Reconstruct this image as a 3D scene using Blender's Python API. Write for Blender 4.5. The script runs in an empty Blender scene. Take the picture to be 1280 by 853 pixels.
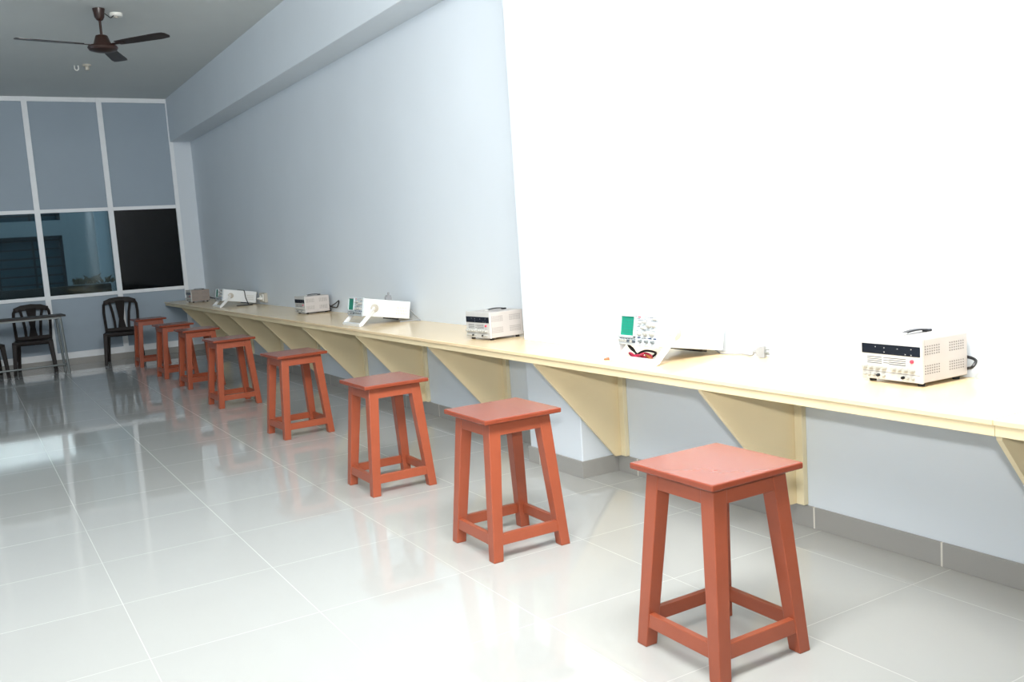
import bpy, bmesh, math, random
from mathutils import Vector, Matrix
random.seed(7)
sc = bpy.context.scene
COL = sc.collection
PI = math.pi

# ------------------------------------------------------------------ materials
def new_mat(name):
    m = bpy.data.materials.new(name); m.use_nodes = True
    nt = m.node_tree
    return m, nt, nt.nodes['Principled BSDF']

def lin(r, g, b):
    f = lambda c: (c/255/12.92) if c/255 <= .04045 else ((c/255+.055)/1.055)**2.4
    return (f(r), f(g), f(b), 1)

def mat(name, rgb, rough=.5, metal=0., noise=.04, scale=6., bump=0., spec=.5, bscale=None):
    """procedural paint/plastic: base colour with a little blotchy variation and optional bump"""
    m, nt, b = new_mat(name)
    c = lin(*rgb)
    n = nt.nodes.new('ShaderNodeTexNoise'); n.inputs['Scale'].default_value = scale; n.inputs['Detail'].default_value = 4
    tc = nt.nodes.new('ShaderNodeTexCoord'); nt.links.new(tc.outputs['Object'], n.inputs['Vector'])
    r = nt.nodes.new('ShaderNodeValToRGB')
    r.color_ramp.elements[0].position = .3; r.color_ramp.elements[1].position = .7
    r.color_ramp.elements[0].color = tuple(x*(1-noise) for x in c[:3])+(1,)
    r.color_ramp.elements[1].color = tuple(min(1, x*(1+noise)) for x in c[:3])+(1,)
    nt.links.new(n.outputs['Fac'], r.inputs['Fac']); nt.links.new(r.outputs['Color'], b.inputs['Base Color'])
    b.inputs['Roughness'].default_value = rough; b.inputs['Metallic'].default_value = metal
    b.inputs['Specular IOR Level'].default_value = spec
    if bump:
        n2 = nt.nodes.new('ShaderNodeTexNoise'); n2.inputs['Scale'].default_value = bscale or scale*4; n2.inputs['Detail'].default_value = 5
        nt.links.new(tc.outputs['Object'], n2.inputs['Vector'])
        bp = nt.nodes.new('ShaderNodeBump'); bp.inputs['Strength'].default_value = bump; bp.inputs['Distance'].default_value = .004
        nt.links.new(n2.outputs['Fac'], bp.inputs['Height']); nt.links.new(bp.outputs['Normal'], b.inputs['Normal'])
    return m

def math_node(nt, op, a, b=None):
    n = nt.nodes.new('ShaderNodeMath'); n.operation = op
    for i, v in enumerate((a, b)):
        if v is None: continue
        if isinstance(v, (int, float)): n.inputs[i].default_value = v
        else: nt.links.new(v, n.inputs[i])
    return n.outputs[0]

def joint(nt, coord, off, size, half):
    """1 on a joint line of a tile grid, 0 elsewhere; also the cell index"""
    q = math_node(nt, 'DIVIDE', math_node(nt, 'SUBTRACT', coord, off), size)
    fr = math_node(nt, 'FRACT', q)
    d = math_node(nt, 'MINIMUM', fr, math_node(nt, 'SUBTRACT', 1., fr))
    return math_node(nt, 'LESS_THAN', d, half/size), math_node(nt, 'FLOOR', q)

TILE = .598
def tile_material(name, rgb, grout, ox, oy, half, rough, use_x=True, var=.03, grout_mix=1.0, grout_min=.08):
    m, nt, b = new_mat(name)
    tc = nt.nodes.new('ShaderNodeTexCoord'); sp = nt.nodes.new('ShaderNodeSeparateXYZ')
    nt.links.new(tc.outputs['Object'], sp.inputs[0])
    jy, cy = joint(nt, sp.outputs['Y'], oy, TILE, half)
    if use_x:
        jx, cx = joint(nt, sp.outputs['X'], ox, TILE, half)
        j = math_node(nt, 'MAXIMUM', jx, jy)
    else:
        j, cx = jy, math_node(nt, 'ADD', 0., 0.)
    cv = nt.nodes.new('ShaderNodeCombineXYZ'); nt.links.new(cx, cv.inputs[0]); nt.links.new(cy, cv.inputs[1])
    wn = nt.nodes.new('ShaderNodeTexWhiteNoise'); wn.noise_dimensions = '2D'; nt.links.new(cv.outputs[0], wn.inputs['Vector'])
    ns = nt.nodes.new('ShaderNodeTexNoise'); ns.inputs['Scale'].default_value = 3.; ns.inputs['Detail'].default_value = 5
    nt.links.new(tc.outputs['Object'], ns.inputs['Vector'])
    v = math_node(nt, 'ADD', math_node(nt, 'MULTIPLY', wn.outputs['Value'], var), math_node(nt, 'MULTIPLY', ns.outputs['Fac'], var*1.5))
    v = math_node(nt, 'ADD', v, 1-var*1.2)
    base = nt.nodes.new('ShaderNodeMix'); base.data_type = 'RGBA'; base.blend_type = 'MULTIPLY'; base.inputs['Factor'].default_value = 1
    base.inputs['A'].default_value = lin(*rgb); nt.links.new(v, base.inputs['B'])
    # the grout is worn and dirty in places: its mix follows a slow noise
    n3 = nt.nodes.new('ShaderNodeTexNoise'); n3.inputs['Scale'].default_value = 1.3; nt.links.new(tc.outputs['Object'], n3.inputs['Vector'])
    gm = nt.nodes.new('ShaderNodeMapRange'); gm.inputs['From Min'].default_value = .5; gm.inputs['From Max'].default_value = .72
    gm.inputs['To Min'].default_value = grout_min; gm.inputs['To Max'].default_value = grout_mix
    nt.links.new(n3.outputs['Fac'], gm.inputs['Value'])
    fac = math_node(nt, 'MULTIPLY', j, gm.outputs['Result'])
    mx = nt.nodes.new('ShaderNodeMix'); mx.data_type = 'RGBA'
    nt.links.new(fac, mx.inputs['Factor']); nt.links.new(base.outputs['Result'], mx.inputs['A']); mx.inputs['B'].default_value = lin(*grout)
    nt.links.new(mx.outputs['Result'], b.inputs['Base Color'])
    rr = math_node(nt, 'ADD', math_node(nt, 'MULTIPLY', j, .5), rough)
    nt.links.new(rr, b.inputs['Roughness'])
    b.inputs['Specular IOR Level'].default_value = .5
    return m

FLOOR_RGB = (174, 176, 174)
M = dict(
    floor=tile_material('floor_tiles', FLOOR_RGB, (222, 221, 214), -1.4348, 3.8, .0016, .045, grout_mix=.42),
    skirting=tile_material('skirting_tiles', (154, 153, 149), (226, 222, 212), 0, 2.042, .004, .3, use_x=False, grout_min=.8),
    wall=mat('wall_paint', (216, 224, 231), .6, noise=.02, scale=1.2, bump=.12, bscale=14, spec=.3),
    ceiling=mat('ceiling_paint', (210, 214, 213), .8, noise=.02, scale=1.5, spec=.2),
    laminate=mat('cream_laminate', (238, 213, 172), .2, noise=.015, scale=3),
    cream=mat('cream_paint', (230, 213, 174), .45, noise=.02, scale=4),
    batten=mat('cream_batten', (228, 216, 182), .5, noise=.03, scale=5),
    stool=mat('red_oxide_paint', (150, 75, 50), .32, noise=.05, scale=14, bump=.05, bscale=60),
    stool_top=mat('red_oxide_seat', (132, 60, 38), .24, noise=.04, scale=5, bump=.012, bscale=30),
    alu=mat('aluminium_frame', (236, 240, 243), .4, metal=.0, noise=.02, scale=8),
    board=mat('grey_board', (152, 167, 180), .55, noise=.02, scale=2),
    chair=mat('dark_brown_plastic', (24, 17, 16), .45, noise=.08, scale=10, spec=.22),
    table_top=mat('dark_laminate', (52, 49, 48), .45, spec=.25, noise=.06, scale=8),
    steel=mat('grey_painted_steel', (128, 134, 134), .35, metal=.3, noise=.04, scale=10),
    fan=mat('brown_enamel', (48, 28, 22), .3, noise=.06, scale=10),
    fan_blade=mat('brown_blade_enamel', (40, 30, 27), .32, noise=.05, scale=8),
    white_pl=mat('white_plastic', (232, 232, 226), .45, noise=.02, scale=10),
    ivory=mat('ivory_plastic', (190, 184, 172), .5, noise=.03, scale=12),
    ps_case=mat('warm_grey_enamel', (188, 183, 180), .45, noise=.02, scale=20),
    brown_case=mat('brown_grey_enamel', (150, 138, 130), .5, noise=.03, scale=20),
    ps_front=mat('light_grey_panel', (192, 192, 189), .4, noise=.02, scale=20),
    black=mat('black_plastic', (22, 23, 27), .35, noise=.05, scale=12),
    rubber=mat('black_rubber', (20, 20, 20), .7, noise=.05, scale=12),
    display=mat('smoked_display', (20, 24, 34), .12, noise=.03, scale=12),
    slot=mat('dark_slot', (84, 82, 82), .8, noise=.05, scale=12),
    vent=mat('vent_slot', (128, 124, 122), .8, noise=.04, scale=20),
    mark=mat('grey_print', (70, 78, 86), .6, noise=.05, scale=30),
    blue=mat('blue_print', (36, 56, 110), .5, noise=.05, scale=30),
    red=mat('red_plastic', (214, 70, 92), .35, noise=.05, scale=20),
    redwire=mat('red_wire', (170, 40, 70), .45, noise=.05, scale=20),
    brownwire=mat('brown_wire', (150, 92, 52), .5, noise=.05, scale=20),
    screen=mat('green_crt', (0, 142, 116), .3, spec=.3, noise=.03, scale=20),
    bezel=mat('bezel_white', (196, 203, 206), .4, noise=.01, scale=20),
    scope=mat('scope_enamel', (226, 229, 230), .4, noise=.01, scale=15),
    knob=mat('grey_knob', (168, 168, 162), .4, noise=.03, scale=20),
    cordgrey=mat('grey_cord', (150, 152, 154), .5, noise=.04, scale=20),
    facade=mat('blue_grey_render', (186, 196, 198), .8, noise=.06, scale=1.2),
    pillar=mat('pale_render', (226, 236, 240), .8, noise=.04, scale=1.5),
    dark_open=mat('dark_opening', (48, 92, 106), .5, noise=.15, scale=3),
    grille=mat('grille_iron', (22, 30, 36), .5, noise=.1, scale=6),
    earth=mat('outdoor_ground', (62, 58, 52), .9, noise=.2, scale=3),
    dry=mat('dry_plant', (128, 110, 84), .8, noise=.2, scale=10),
    darkpane=mat('black_film_glass', (11, 15, 18), .06, noise=.05, scale=4, spec=.2),
)
def glass_mat():
    m = bpy.data.materials.new('tinted_glass'); m.use_nodes = True; nt = m.node_tree
    for n in list(nt.nodes): nt.nodes.remove(n)
    out = nt.nodes.new('ShaderNodeOutputMaterial')
    tr = nt.nodes.new('ShaderNodeBsdfTransparent'); tr.inputs[0].default_value = (.52, .60, .62, 1)
    gl = nt.nodes.new('ShaderNodeBsdfGlossy'); gl.inputs['Roughness'].default_value = .03; gl.inputs[0].default_value = (.8, .9, .95, 1)
    fr = nt.nodes.new('ShaderNodeFresnel'); fr.inputs[0].default_value = 1.5
    mx = nt.nodes.new('ShaderNodeMixShader')
    nt.links.new(fr.outputs[0], mx.inputs[0]); nt.links.new(tr.outputs[0], mx.inputs[1]); nt.links.new(gl.outputs[0], mx.inputs[2])
    nt.links.new(mx.outputs[0], out.inputs[0])
    return m
M['glass'] = glass_mat()

# ------------------------------------------------------------------ mesh builder
class MB:
    def __init__(s): s.v = []; s.f = []
    def add(s, vs, fs, T=None):
        o = len(s.v)
        s.v += [tuple(T @ Vector(p)) if T else tuple(p) for p in vs]
        s.f += [tuple(i+o for i in f) for f in fs]
        return s
    def hexa(s, a, b, T=None):
        """bottom quad a, top quad b (both counter-clockwise seen from above)"""
        return s.add(list(a)+list(b), [(3,2,1,0),(4,5,6,7),(0,1,5,4),(1,2,6,5),(2,3,7,6),(3,0,4,7)], T)
    def box(s, x0, x1, y0, y1, z0, z1, T=None):
        return s.hexa([(x0,y0,z0),(x1,y0,z0),(x1,y1,z0),(x0,y1,z0)], [(x0,y0,z1),(x1,y0,z1),(x1,y1,z1),(x0,y1,z1)], T)
    def prism(s, poly, axis, a, b, T=None):
        """extrude a 2D polygon along an axis from a to b"""
        n = len(poly)
        def p3(q, t):
            return {'z': (q[0], q[1], t), 'y': (q[0], t, q[1]), 'x': (t, q[0], q[1])}[axis]
        vs = [p3(q, a) for q in poly]+[p3(q, b) for q in poly]
        fs = [tuple(range(n))[::-1], tuple(range(n, 2*n))]+[(i, (i+1) % n, n+(i+1) % n, n+i) for i in range(n)]
        return s.add(vs, fs, T)
    def tube(s, path, r, seg=10, closed_ends=True, T=None):
        pts = [Vector(p) for p in path]; n = len(pts)
        rs = r if isinstance(r, (list, tuple)) else [r]*n
        vs = []; up = None
        for i, p in enumerate(pts):
            t = (pts[min(i+1, n-1)]-pts[max(i-1, 0)]).normalized()
            if up is None:
                a = Vector((0,0,1)) if abs(t.z) < .9 else Vector((1,0,0))
                up = (a-t*a.dot(t)).normalized()
            else: up = (up-t*up.dot(t)).normalized()
            sd = t.cross(up)
            for k in range(seg):
                an = 2*PI*k/seg
                vs.append(p+(up*math.cos(an)+sd*math.sin(an))*rs[i])
        fs = []
        for i in range(n-1):
            for k in range(seg):
                a = i*seg+k; b = i*seg+(k+1) % seg
                fs.append((a, b, b+seg, a+seg))
        if closed_ends: fs += [tuple(range(seg))[::-1], tuple(range((n-1)*seg, n*seg))]
        return s.add(vs, fs, T)
    def strip(s, path, side, w, t, T=None):
        """rectangular bar along a path: width w (number or list) along `side`, thickness t across"""
        pts = [Vector(p) for p in path]; n = len(pts); side0 = Vector(side).normalized()
        ws = w if isinstance(w, (list, tuple)) else [w]*n
        vs = []
        for i, p in enumerate(pts):
            tg = (pts[min(i+1, n-1)]-pts[max(i-1, 0)]).normalized()
            sd = (side0-tg*side0.dot(tg)).normalized(); nm = tg.cross(sd)
            for a, b in ((-1,-1),(1,-1),(1,1),(-1,1)): vs.append(p+sd*a*ws[i]/2+nm*b*t/2)
        fs = [(3,2,1,0), tuple((n-1)*4+k for k in range(4))]
        for i in range(n-1):
            for k in range(4):
                a = i*4+k; b = i*4+(k+1) % 4
                fs.append((a, b, b+4, a+4))
        return s.add(vs, fs, T)
    def lathe(s, prof, c=(0,0,0), axis='z', seg=24, T=None):
        vs = []; n = len(prof)
        for (r, h) in prof:
            for k in range(seg):
                a = 2*PI*k/seg; x, y = r*math.cos(a), r*math.sin(a)
                q = {'z': (x, y, h), 'x': (h, x, y), 'y': (y, h, x)}[axis]
                vs.append((c[0]+q[0], c[1]+q[1], c[2]+q[2]))
        fs = []
        for i in range(n-1):
            for k in range(seg):
                a = i*seg+k; b = i*seg+(k+1) % seg
                fs.append((a, b, b+seg, a+seg))
        fs += [tuple(range(seg))[::-1], tuple(range((n-1)*seg, n*seg))]
        return s.add(vs, fs, T)
    def build(s, name, material, parent=None, bevel=0., smooth=False, seg=2):
        me = bpy.data.meshes.new(name); me.from_pydata(s.v, [], s.f)
        bm = bmesh.new(); bm.from_mesh(me); bmesh.ops.recalc_face_normals(bm, faces=bm.faces); bm.to_mesh(me); bm.free()
        me.materials.append(material)
        o = bpy.data.objects.new(name, me); COL.objects.link(o)
        if parent: o.parent = parent
        if smooth:
            for p in me.polygons: p.use_smooth = True
            me.set_sharp_from_angle(angle=math.radians(38))
        if bevel:
            md = o.modifiers.new('edge', 'BEVEL'); md.width = bevel; md.segments = seg; md.limit_method = 'ANGLE'; md.angle_limit = math.radians(40)
        return o

def tag(o, label=None, cat=None, group=None, kind=None):
    if label: o['label'] = label
    if cat: o['category'] = cat
    if group: o['group'] = group
    if kind: o['kind'] = kind
    return o
def empty(name, loc=(0,0,0), rz=0., kind=None):
    o = bpy.data.objects.new(name, None); COL.objects.link(o)
    o.location = loc; o.rotation_euler = (0, 0, rz); o.empty_display_size = .1
    if kind: o['kind'] = kind
    return o
def copy_tree(o, parent=None):
    kids = [k for k in bpy.data.objects if k.parent == o]
    c = o.copy(); COL.objects.link(c); c.parent = parent
    for k in kids: copy_tree(k, c)
    return c
def structure(name, mb, m, parent=None, **k):
    o = mb.build(name, m, parent, **k)
    if not parent: o['kind'] = 'structure'
    return o

# ------------------------------------------------------------------ measured room
D = 13.647          # far glazed partition
CH = 3.55           # ceiling
BX = -.278          # beam face
BZ = 2.9585         # beam soffit
PX, PY0, PY1 = -.2467, 4.014, 4.543   # pilaster
XL, YF = -5.4, -3.2 # unseen left and front walls
SK = .094

structure('floor', MB().box(XL-.2, .3, YF-.2, D+.06, -.12, 0), M['floor'])
structure('ceiling', MB().box(XL-.2, .3, YF-.2, D+.06, CH, CH+.15), M['ceiling'])
structure('wall_right', MB().box(0, .25, YF-.2, D+.06, 0, CH), M['wall'])
structure('trim_pilaster', MB().box(PX, .01, PY0, PY1, 0, BZ), M['wall'], bevel=.006)
structure('trim_beam', MB().box(BX, .01, YF, D-.0, BZ, CH+.01), M['wall'], bevel=.006)
structure('wall_back', MB().box(-.245, .01, D-.03, D+.06, 0, BZ+.01), M['wall'])
structure('wall_front', MB().box(XL-.2, .3, YF-.2, YF, 0, CH), M['wall'])
# left wall with a band of window openings (it stands outside the frame; openings added for cool fill light)
wl = MB().box(XL-.2, XL, YF-.2, D+.06, 0, .95).box(XL-.2, XL, YF-.2, D+.06, 2.25, CH)
OPEN = [(-2.4, -.4), (1.4, 3.4), (5.2, 7.2), (9.0, 11.0)]
ys = [YF-.2]+[v for p in OPEN for v in p]+[D+.06]
for i in range(0, len(ys), 2): wl.box(XL-.2, XL, ys[i], ys[i+1], .95, 2.25)
structure('wall_left', wl, M['wall'])

# skirting: a course of tiles standing along the right wall and round the pilaster
sk = MB(); t = .011
sk.box(-t, 0, YF, PY0-t, 0, SK).box(PX-t, 0, PY0-t, PY0, 0, SK).box(PX-t, PX, PY0, PY1, 0, SK)
sk.box(PX-t, 0, PY1, PY1+t, 0, SK).box(-t, 0, PY1+t, D-.03, 0, SK)
structure('baseboard_right', sk, M['skirting'], bevel=.0015)
structure('baseboard_back', MB().box(XL, -.0, D-.045, D-.031, 0, .085), M['skirting'], bevel=.0015)

# ------------------------------------------------------------------ far glazed partition
MX = [-.262, -1.145, -2.043, -2.943, -3.843, -4.743, XL]
fr = MB()
for i, x in enumerate(MX):
    w = .027 if i == 0 else .034
    fr.box(x-w, x+w, D-.035, D+.03, .085, CH)
for z, h in ((.125, .045), (.918, .024), (2.062, .024), (CH-.03, .03)):
    fr.box(XL, MX[0], D-.028, D+.026, z-h, z+h)
structure('trim_partition_frame', fr, M['alu'], bevel=.003)
for i in range(len(MX)-1):
    x1, x0 = MX[i]-.03, MX[i+1]+.03
    w = empty('window_%d' % (i+1), ((x0+x1)/2, D, 0), kind='structure')
    W = (x1-x0)/2+.004
    MB().box(-W, W, -.008, .008, 2.08, CH-.05).build('upper_panel', M['board'], w)
    MB().box(-W, W, -.008, .008, .16, .90).build('lower_panel', M['board'], w)
    g = MB().box(-W, W, -.003, .003, .935, 2.045).build('pane', M['darkpane'] if i == 0 else M['glass'], w)

# ------------------------------------------------------------------ outdoors behind the glass
YB = D+4.0
bld = empty('neighbouring_building', (-2.4, YB, 0))
tag(bld, 'blue-grey rendered building with barred dark windows seen through the far glass', 'building')
def o(x): return x+2.4
fw = MB()
# wall with two tall openings, one above the other
WX0, WX1 = -7.5, -1.41
fw.box(o(-9), o(WX0), 0, .3, 0, 6).box(o(WX1), o(3), 0, .3, 0, 6)
fw.box(o(WX0), o(WX1), 0, .3, 0, .35).box(o(WX0), o(WX1), 0, .3, 1.86, 2.12).box(o(WX0), o(WX1), 0, .3, 3.4, 6)
fw.build('wall', M['facade'], bld)
for z0, z1 in ((.35, 1.86), (2.12, 3.4)):
    wn = MB().box(o(WX0), o(WX1), .16, .2, z0, z1).build('window', M['dark_open'], bld)
    gr = MB()
    x = WX0+.12
    while x < WX1: gr.box(o(x)-.018, o(x)+.018, .05, .07, z0, z1); x += .55
    z = z0+.09
    while z < z1: gr.box(o(WX0), o(WX1), .05, .066, z-.014, z+.014); z += .15
    gr.box(o(WX1)-.05, o(WX1), .02, .1, z0, z1).box(o(WX0), o(WX1), .02, .1, z1-.05, z1)
    gr.build('grille', M['grille'], wn)
MB().box(o(-.88), o(-.66), -.12, 0, 0, 6).build('pillar', M['pillar'], bld)
MB().box(o(-.65), o(1.5), -.2, 0, 0, 6).build('dark_recess', M['grille'], bld)
og = structure('trim_outdoor_ground', MB().box(-10, 4, D+.07, YB+.5, -.3, -.02), M['earth'])
lg = MB().box(-6, -.9, D+2.6, D+2.9, -.02, 1.0)
tag(lg.build('garden_parapet', M['earth'], None, bevel=.01), 'low dark parapet outdoors behind the far glass', 'parapet')
dp = MB()
for k in range(70):
    x = random.uniform(-.3, .3); a = random.uniform(0, 2*PI); r = random.uniform(.05, .16)*(1-abs(x))
    b = Vector((x, random.uniform(-.08, .08), 0)); e = b+Vector((r*math.cos(a), r*.5*math.sin(a), random.uniform(.05, .17)*(1-abs(x)*1.2)))
    dp.tube([b, (b+e)/2+Vector((0, 0, .02)), e], [.008, .014, .003], seg=5)
pl = dp.build('dry_shrub', M['dry'], None, smooth=True); pl.location = (-1.15, D+2.75, 1.015)
tag(pl, 'brown dry shrub on the outdoor parapet behind the middle glass pane', 'shrub')

# ------------------------------------------------------------------ counter
CT, CX, FH = .732, -.583, .051
ctr = empty('wall_counter', (0, 0, 0))
tag(ctr, 'long cream laminated counter running along the right wall on triangular brackets', 'counter')
BY, BS = 1.494, 1.235
def top_piece(y0, y1, notch):
    poly = [(CX, y0), (-.0005, y0)]
    if notch: poly += [(-.0005, PY0-.001), (PX-.001, PY0-.001), (PX-.001, PY1+.001), (-.0005, PY1+.001)]
    poly += [(-.0005, y1), (CX, y1)]
    return MB().prism(poly, 'z', CT-.018, CT)
top_piece(-2.6, BY-.0007, False).build('worktop', M['laminate'], ctr, bevel=.003)
top_piece(BY+.0007, D-.035, True).build('worktop', M['laminate'], ctr, bevel=.003)
for y0, y1 in ((-2.6, BY-.0007), (BY+.0007, D-.035)):
    MB().box(CX+.010, CX+.030, y0, y1, CT-FH, CT-.018).build('front_rail', M['cream'], ctr, bevel=.002)
k = -2
while BY+k*BS < D-.1:
    y = BY+k*BS; k += 1
    if y < -2.6: continue
    on_p = PY0-.06 < y < PY1
    xw = -.001 - (0 if not on_p else 0)
    zt = CT-.0185; zb = SK+.004
    # gusset: deep at the top, narrow at the foot
    poly = [(CX+.032, zt), (CX+.032, CT-FH-.014), (-.062, zb), (xw, zb), (xw, zt)]
    g = MB().prism(poly, 'y', y-.009, y+.009).build('bracket', M['cream'], ctr, bevel=.0015)
    MB().box(-.028, xw, y-.052, y-.0095, zb, zt).build('wall_batten', M['batten'], g, bevel=.002)

# ------------------------------------------------------------------ stools
def make_stool():
    r = empty('wooden_stool')
    H, S = .60, .187
    MB().box(-S, S, -S, S, H-.021, H).build('seat', M['stool_top'], r, bevel=.005, seg=3)
    to, bo, tw, bw = .149, .190, .056, .046     # outer half-spread top/bottom, leg width top/bottom
    zt = H-.0212
    for sx in (-1, 1):
        for sy in (-1, 1):
            a = [(sx*bo, sy*bo), (sx*(bo-bw), sy*bo), (sx*(bo-bw), sy*(bo-bw)), (sx*bo, sy*(bo-bw))]
            b = [(sx*to, sy*to), (sx*(to-tw), sy*to), (sx*(to-tw), sy*(to-tw)), (sx*to, sy*(to-tw))]
            MB().hexa([(p[0], p[1], 0) for p in a], [(p[0], p[1], zt) for p in b]).build('leg', M['stool'], r, bevel=.003)
    def out(z): return bo+(to-bo)*z/zt
    def wid(z): return bw+(tw-bw)*z/zt
    def rail(name, z0, z1, th, inset):
        for q in range(4):
            T = Matrix.Rotation(q*PI/2, 4, 'Z')
            o0, o1 = out(z0)-inset, out(z1)-inset
            e0, e1 = out(z0)-wid(z0)+.002, out(z1)-wid(z1)+.002
            MB().hexa([(-e0, -o0, z0), (e0, -o0, z0), (e0, -o0+th, z0), (-e0, -o0+th, z0)],
                      [(-e1, -o1, z1), (e1, -o1, z1), (e1, -o1+th, z1), (-e1, -o1+th, z1)], T).build(name, M['stool'], r, bevel=.002)
    rail('apron', zt-.058, zt-.0005, .022, .002)
    rail('stretcher', .066, .112, .022, .004)
    return r
STOOLS = [
    (-1.100, 2.075, 0., 'red-brown wooden stool nearest the camera, its seat the largest in view'),
    (-1.095, 3.385, -.5, 'second red-brown wooden stool from the camera, in front of the pilaster'),
    (-1.092, 4.680, 0., 'third red-brown wooden stool from the camera, left of the stool before the pilaster'),
    (-1.005, 6.535, 3., 'fourth red-brown wooden stool from the camera, after a wider gap'),
    (-1.030, 8.310, 2., 'fifth red-brown wooden stool from the camera, first of the far cluster of four'),
    (-.985, 9.800, 3., 'sixth red-brown wooden stool from the camera, third in line from the far glass wall'),
    (-1.010, 10.90, 3., 'seventh red-brown wooden stool from the camera, second in line from the far glass wall'),
    (-1.020, 12.40, 1., 'farthest red-brown wooden stool, overlapping the dark plastic chair by the glass wall'),
]
st0 = make_stool()
for i, (x, y, a, lab) in enumerate(STOOLS):
    s = st0 if i == 0 else copy_tree(st0)
    s.location = (x, y, 0); s.rotation_euler.z = math.radians(a)
    tag(s, lab, 'stool', 'row of wooden stools along the counter')

# ------------------------------------------------------------------ bench power supplies (front faces -X, local origin at the foot centre)
def make_supply():
    r = empty('power_supply')
    L, Wd, z0, z1 = .246, .250, .014, .166
    hx, hy = L/2, Wd/2
    MB().box(-hx+.012, hx, -hy, hy, z0, z1).build('casing', M['ps_case'], r, bevel=.004)
    pan = MB()
    pan.box(-hx, -hx+.0125, -hy-.002, hy+.002, z0-.002, z1+.002)
    fp = pan.build('front_panel', M['ps_front'], r, bevel=.004)
    xf = -hx
    MB().box(xf-.002, xf+.004, -hy+.006, hy-.004, z1-.062, z1-.027).build('display', M['display'], r, bevel=.001)
    for y, z in ((.062, -.037), (.025, -.039), (.025, -.054), (-.03, -.039), (-.085, -.037), (-.062, -.056), (-.085, -.057)):
        MB().box(xf-.0028, xf-.0018, y-.0018, y+.0018, z1+z-.0013, z1+z+.0013).build('indicator', M['ps_front'], r)
    vt = MB()
    for yc, wv in ((.068, .031), (-.028, .034)):
        for q in range(4):
            z = z1-.074-q*.0072
            vt.box(xf-.0006, xf+.002, yc-wv, yc+wv, z-.0012, z+.0012)
    for yc in (.018,):
        for q in range(3):
            vt.box(xf-.0006, xf+.002, yc-.012, yc+.012, z1-.074-q*.009-.0012, z1-.074-q*.009+.0008)
    vt.build('front_slot', M['slot'], r)
    for y in (.106, .080, .053, .025, -.016, -.040, -.064, -.090):
        MB().lathe([(.0098, -.001), (.0098, .004), (.0080, .006), (.0072, .016), (.0060, .018)], (0, 0, 0), 'x', 18,
                   Matrix.Translation((xf, y, z0+.042)) @ Matrix.Rotation(PI, 4, 'Z')).build('knob', M['knob'], r, smooth=True)
    MB().lathe([(.0065, -.001), (.0065, .006), (.005, .008)], (0, 0, 0), 'x', 18,
               Matrix.Translation((xf, -.088, z1-.079)) @ Matrix.Rotation(PI, 4, 'Z')).build('red_button', M['red'], r, smooth=True)
    for j, y in enumerate((.106, .088, .068, .050, .027, -.052, -.070, -.092)):
        MB().lathe([(.0055, -.001), (.0055, .009), (.0035, .012)], (0, 0, 0), 'x', 14,
                   Matrix.Translation((xf, y, z0+.014)) @ Matrix.Rotation(PI, 4, 'Z')).build('terminal', M['knob'] if j not in (3, 5) else M['black'], r, smooth=True)
    MB().box(xf-.0008, xf+.002, -hy+.008, hy-.008, z0+.0255, z0+.0267).build('red_line', M['slot'], r)
    # four patches of punched slots on each side
    for sy in (-1, 1):
        for xc in (-.068, .062):
            for zc in (z1-.040, z0+.045):
                sl = MB()
                for a in range(7):
                    for b in range(4):
                        x = xc-.036+a*.012; z = zc-.0135+b*.009
                        y = sy*(hy+.0001)
                        sl.box(x-.0028, x+.0028, y-.0006, y+.0006, z-.0022, z+.0022)
                sl.build('side_vent', M['vent'], r)
    # carrying strap on top, standing on two end pieces
    hp = []
    for q in range(13):
        u = q/12; x = -.055+.13*u
        hp.append((x, .0, z1+.005+(.007*math.sin(PI*u)**.7 if 0 < q < 12 else 0)))
    h = MB().strip(hp, (0, 1, 0), .020, .006).build('carry_handle', M['black'], r, bevel=.0015)
    for x0_ in (-.070, .062):
        MB().box(x0_, x0_+.026, -.012, .012, z1-.0005, z1+.009).build('handle_end', M['black'] if x0_ > 0 else M['ps_front'], h, bevel=.003)
    for sx in (-1, 1):
        for sy in (-1, 1):
            MB().lathe([(.012, 0), (.013, z0+.0005)], (sx*(hx-.03), sy*(hy-.025), 0), 'z', 16).build('foot', M['rubber'], r, smooth=True)
    return r, hx
def cord(parent, pts, r, m, name='power_cord', rings=8):
    """smooth cord through control points (Catmull-Rom)"""
    P = [Vector(p) for p in pts]; out = []
    for i in range(len(P)-1):
        p0, p1, p2, p3 = P[max(i-1, 0)], P[i], P[i+1], P[min(i+2, len(P)-1)]
        for q in range(rings):
            t = q/rings
            out.append(.5*((2*p1)+(p2-p0)*t+(2*p0-5*p1+4*p2-p3)*t*t+(3*p1-p0-3*p2+p3)*t**3))
    out.append(P[-1])
    return MB().tube(out, r, seg=8).build(name, m, parent, smooth=True)

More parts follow.
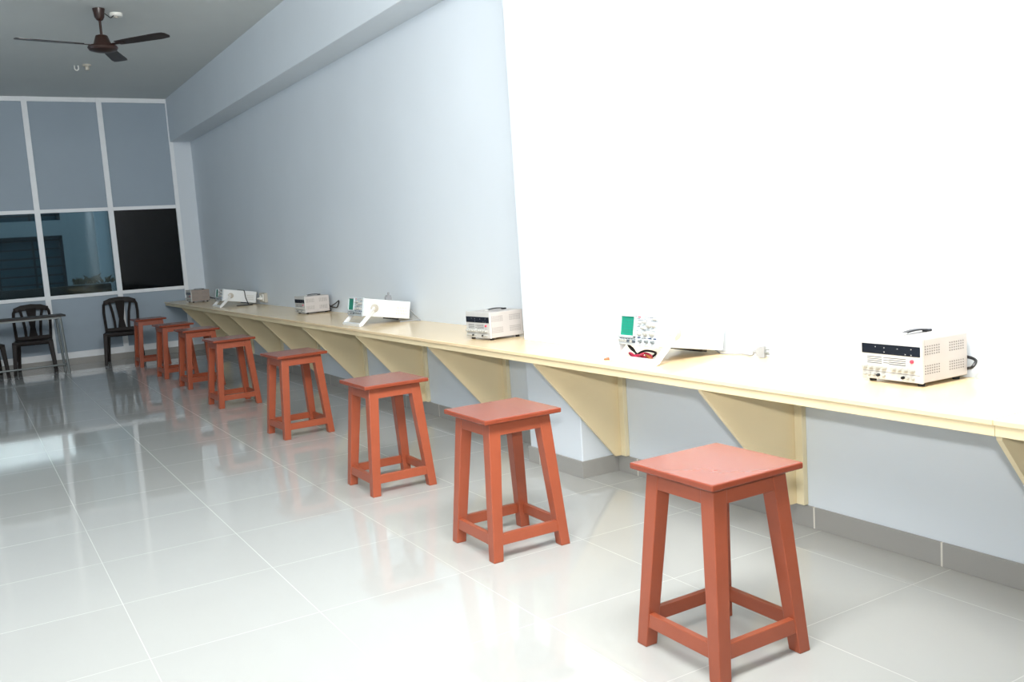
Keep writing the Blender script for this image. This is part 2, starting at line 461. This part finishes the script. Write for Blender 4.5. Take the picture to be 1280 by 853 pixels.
SUP = [
    (-.150, 2.048, -2., 'light grey dual power supply nearest the camera, at the right end of the counter'),
    (-.290, 4.800, 5., 'light grey power supply with black display standing on the counter beside the pilaster'),
    (-.170, 8.490, 3., 'grey power supply with black rear cord loop, between two white oscilloscopes'),
    (-.300, 12.76, 2., 'dim grey power supply at the far end of the counter by the glass wall'),
]
ps0, phx = make_supply()
sup = []
for i, (x, y, a, lab) in enumerate(SUP):
    s = ps0 if i == 0 else copy_tree(ps0)
    sup.append(s)
for i, (x, y, a, lab) in enumerate(SUP):
    s = sup[i]; s.location = (x, y, CT); s.rotation_euler.z = math.radians(a)
    tag(s, lab, 'power supply', 'bench power supplies on the counter')
brown = [k for k in sup[3].children if k.name.startswith('casing')][0]
brown.data = brown.data.copy(); brown.data.materials[0] = M['brown_case']
cord(sup[0], [(phx-.004, -.085, .075), (phx+.010, -.118, .075), (phx+.008, -.150, .066), (phx-.01, -.150, .045), (phx+.004, -.118, .034), (phx+.006, -.06, .012), (phx+.008, .02, .006)], .0055, M['black'])
cord(sup[1], [(phx-.004, .02, .06), (phx+.02, .03, .03), (phx+.05, .06, .006), (phx+.03, .16, .006)], .0050, M['black'])
cord(sup[2], [(phx-.004, -.05, .13), (phx+.012, -.075, .08), (phx+.012, -.12, .055), (phx+.006, -.26, .085), (phx+.01, -.33, .11), (phx+.006, -.29, .05), (phx+.012, -.19, .045), (phx+.012, -.10, .05), (phx+.02, -.09, .012), (phx+.015, 0, .006)], .0060, M['black'])
cord(sup[3], [(phx-.004, -.04, .06), (phx+.03, -.08, .045), (phx+.06, -.2, .03), (phx+.05, -.42, .02), (phx+.09, -.3, .01), (phx+.08, -.1, .006)], .0075, M['black'])

# ------------------------------------------------------------------ oscilloscopes (front faces -X and is propped up on the handle)
SL, SW, SH = .400, .272, .134
TILT = math.radians(9.2)
def make_scope():
    r = empty('oscilloscope')
    # local: x from front (-) to rear, the body tilted about its lower rear edge
    T = Matrix.Translation((.196, 0, .016)) @ Matrix.Rotation(TILT, 4, 'Y') @ Matrix.Translation((-SL, 0, 0))
    hy = SW/2
    MB().box(.012, SL, -hy, hy, 0, SH, T).build('casing', M['scope'], r, bevel=.006)
    # raised bezel
    MB().box(0, .014, -hy-.003, hy+.003, -.004, SH+.004, T).build('front_panel', M['bezel'], r, bevel=.004)
    sy0, sy1 = .022, .118      # screen on the left as seen from the room (+Y)
    rim = MB()
    for a in ((sy0-.008, sy0, .030, .132), (sy1, sy1+.008, .030, .132), (sy0-.008, sy1+.008, .030, .040), (sy0-.008, sy1+.008, .126, .134)):
        rim.box(-.010, .001, a[0], a[1], a[2], a[3], T)
    rim.build('screen_hood', M['bezel'], r, bevel=.0015)
    scn = MB().box(-.003, .002, sy0, sy1, .040, .126, T).build('screen', M['screen'], r)
    gr = MB()
    for q in range(1, 8):
        y = sy0+(sy1-sy0)*q/8; gr.box(-.0034, -.002, y-.0003, y+.0003, .042, .124, T)
    for q in range(1, 7):
        zz = .040+.086*q/7; gr.box(-.0034, -.002, sy0+.002, sy1-.002, zz-.0003, zz+.0003, T)
    gr.build('graticule', M['slot'], scn)
    # control knobs
    R180 = Matrix.Rotation(PI, 4, 'Z')
    for (y, zz, rr) in ((-.018, .100, .006), (-.048, .105, .008), (-.078, .090, .011), (-.110, .092, .010), (-.040, .078, .006),
                        (-.020, .050, .008), (-.060, .054, .012), (-.105, .054, .012), (-.118, .120, .006)):
        MB().lathe([(rr, 0), (rr, .006), (rr*.8, .008), (rr*.72, .017), (rr*.5, .019)], (0, 0, 0), 'x', 16,
                   T @ Matrix.Translation((.0, y, zz)) @ R180).build('knob', M['knob'], r, smooth=True)
    for y in (-.028, -.072, -.115):
        MB().lathe([(.0075, 0), (.0075, .004), (.0055, .005), (.0055, .016)], (0, 0, 0), 'x', 14,
                   T @ Matrix.Translation((0, y, .018)) @ R180).build('input_socket', M['steel'], r, smooth=True)
    for q in range(6):
        y = .118-q*.020
        MB().box(-.009, .001, y-.0065, y+.0065, .008, .020, T).build('push_button', M['knob'] if q not in (3, 5) else M['mark'], r, bevel=.001)
    pr = MB()
    rnd = random.Random(3)
    for q in range(46):
        y = rnd.uniform(-.128, .006); zz = rnd.choice([.032, .040, .066, .071, .084, .098, .112, .119, .127])
        w = rnd.uniform(.003, .009)
        pr.box(-.0006, .001, y-w, y+w, zz-.0011, zz+.0011, T)
    for q in range(6): pr.box(-.0006, .001, .118-q*.020-.006, .118-q*.020+.006, .0235, .026, T)
    pr.build('panel_print', M['mark'], r)
    bl = MB()
    for y, w in ((-.012, .012), (-.085, .012), (-.122, .009)): bl.box(-.0008, .001, y-w, y+w, .0325, .0365, T)
    bl.build('blue_print', M['blue'], r)
    MB().box(-.0009, .001, -.014, .004, .1235, .1290, T).build('red_print', M['red'], r)
    # side vents
    for sy in (-1, 1):
        vv = MB()
        for a in range(9):
            x = .285+a*.010
            for zz in (.030, .052, .074):
                vv.box(x-.0018, x+.0018, sy*hy-.0006, sy*hy+.0006, zz, zz+.014, T)
        vv.build('side_vent', M['ivory'], r)
    # rear feet / cord wrap
    for sy in (-1, 1):
        MB().box(SL-.004, SL+.014, sy*(hy-.04)-.012, sy*(hy-.04)+.012, .004, .030, T).box(SL-.004, SL+.014, sy*(hy-.04)-.012, sy*(hy-.04)+.012, SH-.03, SH-.006, T).build('rear_foot', M['ivory'], r, bevel=.003)
    MB().box(.29, .32, -hy+.02, hy-.02, -.012, .001, T).build('bottom_foot', M['rubber'], r, bevel=.002)
    # prop handle: hubs on both sides, arms running down to a bar on the worktop
    piv = T @ Vector((.098, 0, .066))
    for sy in (-1, 1):
        MB().lathe([(.031, 0), (.031, .010), (.025, .014)], (0, 0, 0), 'y', 24, Matrix.Translation((piv.x, sy*hy, piv.z)) @ (Matrix.Identity(4) if sy > 0 else Matrix.Rotation(PI, 4, 'Z'))).build('handle_hub', M['ivory'], r, smooth=True)
    ha = MB(); yb = hy+.020
    foot = Vector((-.222, 0, .013))
    for sy in (-1, 1):
        a = Vector((piv.x, sy*(hy+.010), piv.z)); b = Vector((foot.x, sy*yb, foot.z))
        ha.strip([a, a.lerp(b, .35)+Vector((0, sy*.006, 0)), b+Vector((.004, 0, .004)), b], (.6, 0, .8), [.034, .030, .030, .026], .013)
    ha.strip([(foot.x, -yb-.006, foot.z), (foot.x, yb+.006, foot.z)], (1, 0, .25), .030, .022)
    ha.build('prop_handle', M['scope'], r, bevel=.003)
    return r
SCO = [
    (-.256, 3.236, 0., 'white oscilloscope with teal screen and coloured leads under it, right of the pilaster'),
    (-.270, 6.640, 1.5, 'white oscilloscope with a grey plug resting on its top, left of the pilaster'),
    (-.252, 10.99, 1.5, 'farthest white oscilloscope, a black cord hanging across its side'),
]
sc0 = make_scope(); scopes = [sc0]+[copy_tree(sc0) for _ in SCO[1:]]
for s, (x, y, a, lab) in zip(scopes, SCO):   # place the three
    s.location = (x, y, CT); s.rotation_euler.z = math.radians(a)
    tag(s, lab, 'oscilloscope', 'oscilloscopes on the counter')

def make_plug(parent, loc, rot, m, name='plug'):
    """three-pin mains plug, pins along +x"""
    T = Matrix.Translation(loc) @ rot
    b = MB()
    b.prism([(-.018, -.016), (.0, -.026), (.020, -.026), (.020, .026), (.0, .026), (-.018, .016)], 'z', -.014, .014, T)
    b.lathe([(.008, -.040), (.009, -.018)], (0, 0, 0), 'x', 12, T)
    o_ = b.build(name, m, parent, bevel=.003)
    MB().lathe([(.0035, .018), (.0035, .040), (.002, .042)], (0, .0, .008), 'x', 10, T).lathe([(.0025, .018), (.0025, .036)], (0, .010, -.006), 'x', 10, T).lathe([(.0025, .018), (.0025, .036)], (0, -.010, -.006), 'x', 10, T).build('pin', M['steel'], o_, smooth=True)
    return o_
# near scope: its grey cord lies along the worktop to a plug
s = scopes[0]
cord(s, [(.206, .0, .062), (.226, -.02, .03), (.222, -.07, .0065), (.190, -.130, .0050), (.205, -.19, .0050), (.226, -.235, .0050), (.205, -.300, .0060), (.196, -.326, .014)], .0040, M['cordgrey'])
make_plug(s, (.205, -.362, .0262), Matrix.Rotation(math.radians(-72), 4, 'Z') @ Matrix.Rotation(math.radians(90), 4, 'X'), M['cordgrey'])
# middle scope: cord loops up over the top, the plug lying on the casing
s = scopes[1]
cord(s, [(.204, -.05, .09), (.224, -.085, .09), (.240, -.13, .05), (.235, -.24, .006), (.215, -.20, .0055), (.17, -.17, .0055), (.10, -.165, .0055)], .0045, M['cordgrey'])
make_plug(s, (.118, .055, .188), Matrix.Rotation(math.radians(100), 4, 'Z') @ Matrix.Rotation(math.radians(80), 4, 'Y'), M['cordgrey'])
cord(s, [(.122, .055, .158), (.16, .08, .158), (.200, .075, .135), (.217, .06, .07), (.210, .05, .04)], .0040, M['cordgrey'])
# far scope: a black lead draped over the casing
s = scopes[2]
cord(s, [(.06, .10, .176), (.07, -.05, .1745), (.070, -.128, .173), (.072, -.143, .150), (.078, -.1415, .09), (.098, -.1415, .03), (.10, -.155, .0065), (.13, -.22, .0065)], .0055, M['black'], 'draped_lead')
cord(s, [(-.05, -.19, .0065), (0., -.22, .0065), (.06, -.21, .0065), (.10, -.18, .0065)], .0045, M['black'], 'loose_lead')

# test leads bundled inside the near scope's handle: separate leads
sx, sy = SCO[0][0], SCO[0][1]
def lead(m, pts, lab, clip):
    r = empty('test_lead', (sx-.175, sy+.02, CT))
    pts = [(a*1.15, b*1.25, c*1.2+.004) for a, b, c in pts]
    cord(r, pts, .0052, m, 'wire')
    e = Vector(pts[-1]); d = (Vector(pts[-1])-Vector(pts[-2])).normalized()
    MB().tube([e-d*.006, e+d*.010, e+d*.030, e+d*.046], [.006, .0085, .007, .003], seg=8).build('clip', clip, r, smooth=True)
    tag(r, lab, 'lead', 'test leads under the near oscilloscope')
lead(M['redwire'], [(.010, .066, .0), (-.006, .078, .004), (-.014, .040, .010), (-.004, .000, .020), (.008, -.036, .012), (-.004, -.052, .004), (-.014, -.015, .010), (-.010, .030, .026), (.004, .056, .022), (.006, .020, .004), (-.012, -.025, .022)], 'red test lead coiled on the counter under the nearest oscilloscope screen', M['redwire'])
lead(M['rubber'], [(.036, .094, .0), (.040, .060, .012), (.052, .020, .030), (.052, -.040, .026), (.044, -.010, .006), (.040, .040, .008), (.036, .070, .030)], 'black test lead coiled on the counter under the nearest oscilloscope screen', M['rubber'])
lead(M['redwire'], [(.014, .030, .0), (.026, .000, .010), (.022, -.040, .004), (.016, -.052, .020), (.024, -.010, .026), (.026, .030, .014)], 'pinkish red test lead lying behind the other red lead under the nearest oscilloscope', M['redwire'])
lead(M['brownwire'], [(.036, -.052, .002), (.034, -.078, .010), (.016, -.094, .012), (.000, -.082, .006), (.002, -.066, .012)], 'brown test lead coiled on the counter under the nearest oscilloscope screen', M['brownwire'])
lead(M['brownwire'], [(.02, .108, .0), (.0, .120, .0), (-.02, .128, .0)], 'brown clip end lying on the counter left of the nearest oscilloscope handle', M['brownwire'])

# mains socket on the wall behind the far scope
so = empty('wall_socket', (0, 10.62, .815))
tag(so, 'ivory mains socket plate on the wall behind the farthest oscilloscope', 'wall socket')
MB().box(-.038, -.0005, -.085, .125, -.055, .055).build('back_box', M['ivory'], so, bevel=.004)
MB().box(-.046, -.0375, -.055, .0, -.040, .040).build('socket_insert', M['white_pl'], so, bevel=.002)
MB().box(-.050, -.0375, .045, .085, -.025, .025).build('rocker_switch', M['white_pl'], so, bevel=.002)
make_plug(so, (-.070, -.028, -.005), Matrix.Rotation(0, 4, 'Z'), M['white_pl'])

# ------------------------------------------------------------------ plastic chairs (face -Y)
def make_chair():
    r = empty('plastic_chair')
    # seat: gently dished pan with a rolled rim
    n = 12; vs = []; fs = []
    for i in range(n+1):
        for j in range(n+1):
            u = i/n*2-1; v = j/n*2-1
            wx = .235-.03*(v+1)/2
            x = u*wx*(1-.05*v*v); y = v*.215*(1-.04*u*u)
            zz = .412-.016*(1-u*u)*(1-v*v)-(.02*max(0, -v-.6)/.4)
            vs.append((x, y, zz))
    for i in range(n):
        for j in range(n):
            a = i*(n+1)+j; fs.append((a, a+n+1, a+n+2, a+1))
    sb = MB().add(vs, fs); se = sb.build('seat', M['chair'], r, smooth=True)
    md = se.modifiers.new('thick', 'SOLIDIFY'); md.thickness = .022; md.offset = -1
    rim = MB()
    pr = [(.225, -.20), (.212, 0), (.196, .205), (-.196, .205), (-.212, 0), (-.225, -.20), (.225, -.20)]
    for a, b in zip(pr[:-1], pr[1:]): rim.strip([(a[0], a[1], .388), (b[0], b[1], .388)], (0, 0, 1), .05, .014)
    rim.build('seat_rim', M['chair'], r, bevel=.003)
    # back frame: two posts and an arched top rail, leaning back
    def bp(x, zz):
        zz = .405+(zz-.43)*.93
        return (x, .205+.17*(zz-.405)/.47, zz)
    post = [(.196, .41), (.205, .55), (.212, .70), (.206, .81), (.182, .865), (.12, .892), (0, .905)]
    path = [bp(-x, z_) for x, z_ in post]+[bp(x, z_) for x, z_ in post[::-1][1:]]
    MB().strip(path, (0, 1, .0), .022, [.036][0]).build('back_frame', M['chair'], r, bevel=.004)
    MB().strip([bp(-.2, .845), bp(-.1, .868), bp(0, .876), bp(.1, .868), bp(.2, .845)], (0, 0, 1), .06, .018).build('top_rail', M['chair'], r, bevel=.004)
    MB().strip([bp(-.19, .455), bp(.19, .455)], (0, 0, 1), .05, .018).build('lower_rail', M['chair'], r, bevel=.004)
    MB().strip([bp(0, .45), bp(0, .60), bp(0, .87)], (1, 0, 0), [.11, .062, .125], .014).build('back_slat', M['chair'], r, bevel=.003)
    for sx_ in (-1, 1):
        MB().strip([bp(sx_*.085, .45), bp(sx_*.088, .56), bp(sx_*.102, .70), bp(sx_*.135, .87)], (1, 0, 0), .034, .014).build('back_slat', M['chair'], r, bevel=.003)
    for sx_ in (-1, 1):
        for sy_, yt, yb in ((-1, -.185, -.215), (1, .185, .235)):
            xt = .205 if sy_ < 0 else .182; xb = xt+.028
            a = [(sx_*xb-.019, yb-.019), (sx_*xb+.019, yb-.019), (sx_*xb+.019, yb+.019), (sx_*xb-.019, yb+.019)]
            b = [(sx_*xt-.027, yt-.027), (sx_*xt+.027, yt-.027), (sx_*xt+.027, yt+.027), (sx_*xt-.027, yt+.027)]
            MB().hexa([(p[0], p[1], 0) for p in a], [(p[0], p[1], .392) for p in b]).build('leg', M['chair'], r, bevel=.005)
    return r
CHAIRS = [
    (-1.235, 13.170, -9., 'dark brown plastic chair with slatted back, right of the table beside the farthest stool'),
    (-2.300, 13.20, -6., 'dark brown plastic chair with slatted back, standing behind the steel-legged table'),
    (-2.885, 13.10, 6., 'dark plastic chair at the left picture edge, only a leg showing'),
]
ch0 = make_chair()
for i, (x, y, a, lab) in enumerate(CHAIRS):
    c = ch0 if i == 0 else copy_tree(ch0)
    c.location = (x, y, 0); c.rotation_euler.z = math.radians(a)
    tag(c, lab, 'chair', 'plastic chairs by the far glass wall')

# ------------------------------------------------------------------ table
tb = empty('steel_table', (-2.62, 12.72, 0), math.radians(3))
tag(tb, 'narrow dark-topped table on grey steel tube legs at the far left', 'table')
TL, TD = .665, .19
MB().box(-TL, TL, -TD, TD, .712, .735).build('table_top', M['table_top'], tb, bevel=.003)
for sx_ in (-1, 1):
    for sy_ in (-1, 1):
        MB().tube([(sx_*(TL-.03), sy_*(TD-.03), 0), (sx_*(TL-.065), sy_*(TD-.03), .70)], .016, 12).build('leg', M['steel'], tb, smooth=True)
    MB().tube([(sx_*(TL-.034), -TD+.03, .10), (sx_*(TL-.034), TD-.03, .10)], .012, 10).build('side_stretcher', M['steel'], tb, smooth=True)
MB().tube([(-TL+.034, 0, .10), (TL-.034, 0, .10)], .012, 10).build('long_stretcher', M['steel'], tb, smooth=True)
MB().box(-TL+.05, TL-.05, -TD+.015, -TD+.045, .690, .712).box(-TL+.05, TL-.05, TD-.045, TD-.015, .690, .712).build('top_frame', M['steel'], tb, bevel=.002)

# ------------------------------------------------------------------ ceiling fan
FX, FY, FZ = -1.714, 8.903, 3.237
fan = empty('ceiling_fan', (FX, FY, CH))
tag(fan, 'dark brown three-bladed ceiling fan hanging from the ceiling at upper left', 'fan')
dz = FZ-CH
MB().lathe([(.052, -.002), (.050, -.012), (.040, -.075), (.026, -.098), (.014, -.105)], seg=24).build('canopy', M['fan'], fan, smooth=True)
MB().lathe([(.011, -.095), (.011, dz+.075)], seg=14).build('down_rod', M['fan'], fan, smooth=True)
MB().lathe([(.040, dz+.085), (.050, dz+.080), (.078, dz+.000), (.082, dz-.008)], seg=28).build('motor', M['fan'], fan, smooth=True)
MB().lathe([(.082, dz-.002), (.120, dz-.008), (.126, dz-.022), (.115, dz-.042), (.060, dz-.058), (.01, dz-.062)], seg=32).build('hub_cover', M['fan'], fan, smooth=True)
for q in range(3):
    a = 3.3019+q*2*PI/3   # blade azimuth
    T = Matrix.Rotation(a, 4, 'Z') @ Matrix.Translation((0, 0, dz)) @ Matrix.Rotation(math.radians(-7), 4, 'X')
    pts = []
    outl = [(.165, -.046), (.30, -.058), (.62, -.068), (.685, -.060), (.70, -.035), (.70, .030), (.68, .058), (.60, .066), (.30, .056), (.165, .044)]
    top = [(x, y, .004-.18*y*y*4) for x, y in outl]; bot = [(x, y, -.001-.18*y*y*4) for x, y in outl]
    n = len(outl)
    bl = MB().add(bot+top, [tuple(range(n))[::-1], tuple(range(n, 2*n))]+[(i, (i+1) % n, n+(i+1) % n, n+i) for i in range(n)], T).build('blade', M['fan_blade'], fan)
    MB().box(.10, .235, -.020, .020, -.006, -.001, T).build('blade_arm', M['fan'], bl, bevel=.002)
# wire from the canopy to a ceiling box
cord(fan, [(.035, .0, -.03), (.07, .02, -.05), (.10, .05, -.06), (.13, .09, -.03), (.14, .10, -.012)], .004, M['rubber'], 'supply_wire', 6)
jb = empty('ceiling_junction_box', (-1.555, 9.03, CH))
tag(jb, 'small white round junction box on the ceiling beside the fan canopy', 'junction box')
MB().lathe([(.055, -.0005), (.055, -.022), (.048, -.030)], seg=24).build('box_body', M['white_pl'], jb, smooth=True)
MB().lathe([(.020, -.029), (.014, -.040)], seg=16).build('box_outlet', M['ivory'], jb, smooth=True)
hk = MB()
ps_ = []
for q in range(13):
    a = PI*q/12; ps_.append((.020*math.cos(a), 0, -.030-.024*math.sin(a)))
hk.tube([(.020, 0, -.0005)]+ps_+[(-.020, 0, -.0005)], .006, 8)
h = hk.build('ceiling_hook', M['white_pl'], None, smooth=True); h.location = (-1.63, 11.47, CH)
tag(h, 'small white U-shaped hook on the ceiling beyond the fan', 'hook')
lh = empty('ceiling_lamp_holder', (-1.53, 11.40, CH))
tag(lh, 'small cream lamp holder on the ceiling next to the white hook', 'lamp holder')
MB().lathe([(.045, .0), (.045, -.015), (.03, -.02)], seg=20).build('base_plate', M['ivory'], lh, smooth=True)
MB().lathe([(.022, -.018), (.022, -.055), (.018, -.060)], seg=18).build('holder_cup', M['ivory'], lh, smooth=True)

# ------------------------------------------------------------------ camera
yaw, pitch, roll, FPX = .5379, -.1141, -.0659, 1144.09
cam = bpy.data.cameras.new('camera'); co = bpy.data.objects.new('camera', cam); COL.objects.link(co)
cy, sy_ = math.cos(yaw), math.sin(yaw); cp, sp = math.cos(pitch), math.sin(pitch); cr, sr = math.cos(roll), math.sin(roll)
f_ = Vector((sy_*cp, cy*cp, sp)); r_ = Vector((cy, -sy_, 0)); u_ = r_.cross(f_)
r2 = cr*r_+sr*u_; u2 = -sr*r_+cr*u_
CAM = Vector((-3.0388, 0, 1.3373))
mt = Matrix(((r2.x, u2.x, -f_.x, CAM.x), (r2.y, u2.y, -f_.y, CAM.y), (r2.z, u2.z, -f_.z, CAM.z), (0, 0, 0, 1)))
co.matrix_world = mt
cam.sensor_width = 36; cam.lens = FPX*36/1280; cam.clip_start = .05; cam.clip_end = 100
sc.camera = co

# ------------------------------------------------------------------ light: the camera's flash plus an added cool fill
def spot(name, loc, target, energy, angle, blend, size, col):
    l = bpy.data.lights.new(name, 'SPOT'); l.energy = energy; l.spot_size = math.radians(angle); l.spot_blend = blend
    l.shadow_soft_size = size; l.color = col
    ob = bpy.data.objects.new(name, l); COL.objects.link(ob); ob.location = loc
    d = Vector(target)-Vector(loc); ob.rotation_euler = d.to_track_quat('-Z', 'Y').to_euler()
    return ob
FL = CAM+Vector((0, 0, .21))
spot('flash', FL, (0., 5.0, 2.7), 430, 115, 1., .04, (1, .985, .96))
def area(name, loc, rot, sx, sy, e, col):
    l = bpy.data.lights.new(name, 'AREA'); l.shape = 'RECTANGLE'; l.size = sx; l.size_y = sy; l.energy = e; l.color = col
    ob = bpy.data.objects.new(name, l); COL.objects.link(ob); ob.location = loc; ob.rotation_euler = rot
    return ob
b_ = area('flash_bounced_off_ceiling', (-2.4, 1.5, CH-.27), (0, 0, 0), 3.0, 1.1, 425, (1, .985, .955))
b_.rotation_euler = (Vector((-1.0, 7.5, .9))-b_.location).to_track_quat('-Z', 'Y').to_euler()
for y0, y1 in OPEN:
    area('unseen_window_fill', (XL-.02, (y0+y1)/2, 1.6), (0, -PI/2, 0), 1.25, 1.95, 7, (.78, .9, 1.))  # bluish ambient fill, added at the assumed openings of the unseen wall

w = bpy.data.worlds.new('sky'); sc.world = w; w.use_nodes = True
bg = w.node_tree.nodes['Background']; bg.inputs[0].default_value = (.62, .80, .95, 1); bg.inputs[1].default_value = 1.2

sc.view_settings.view_transform = 'Standard'; sc.view_settings.look = 'None'
sc.view_settings.exposure = -.2; sc.view_settings.gamma = 1.; sc.view_settings.use_curve_mapping = False
sc.cycles.use_denoising = True
sc.cycles.max_bounces = 8; sc.cycles.diffuse_bounces = 5
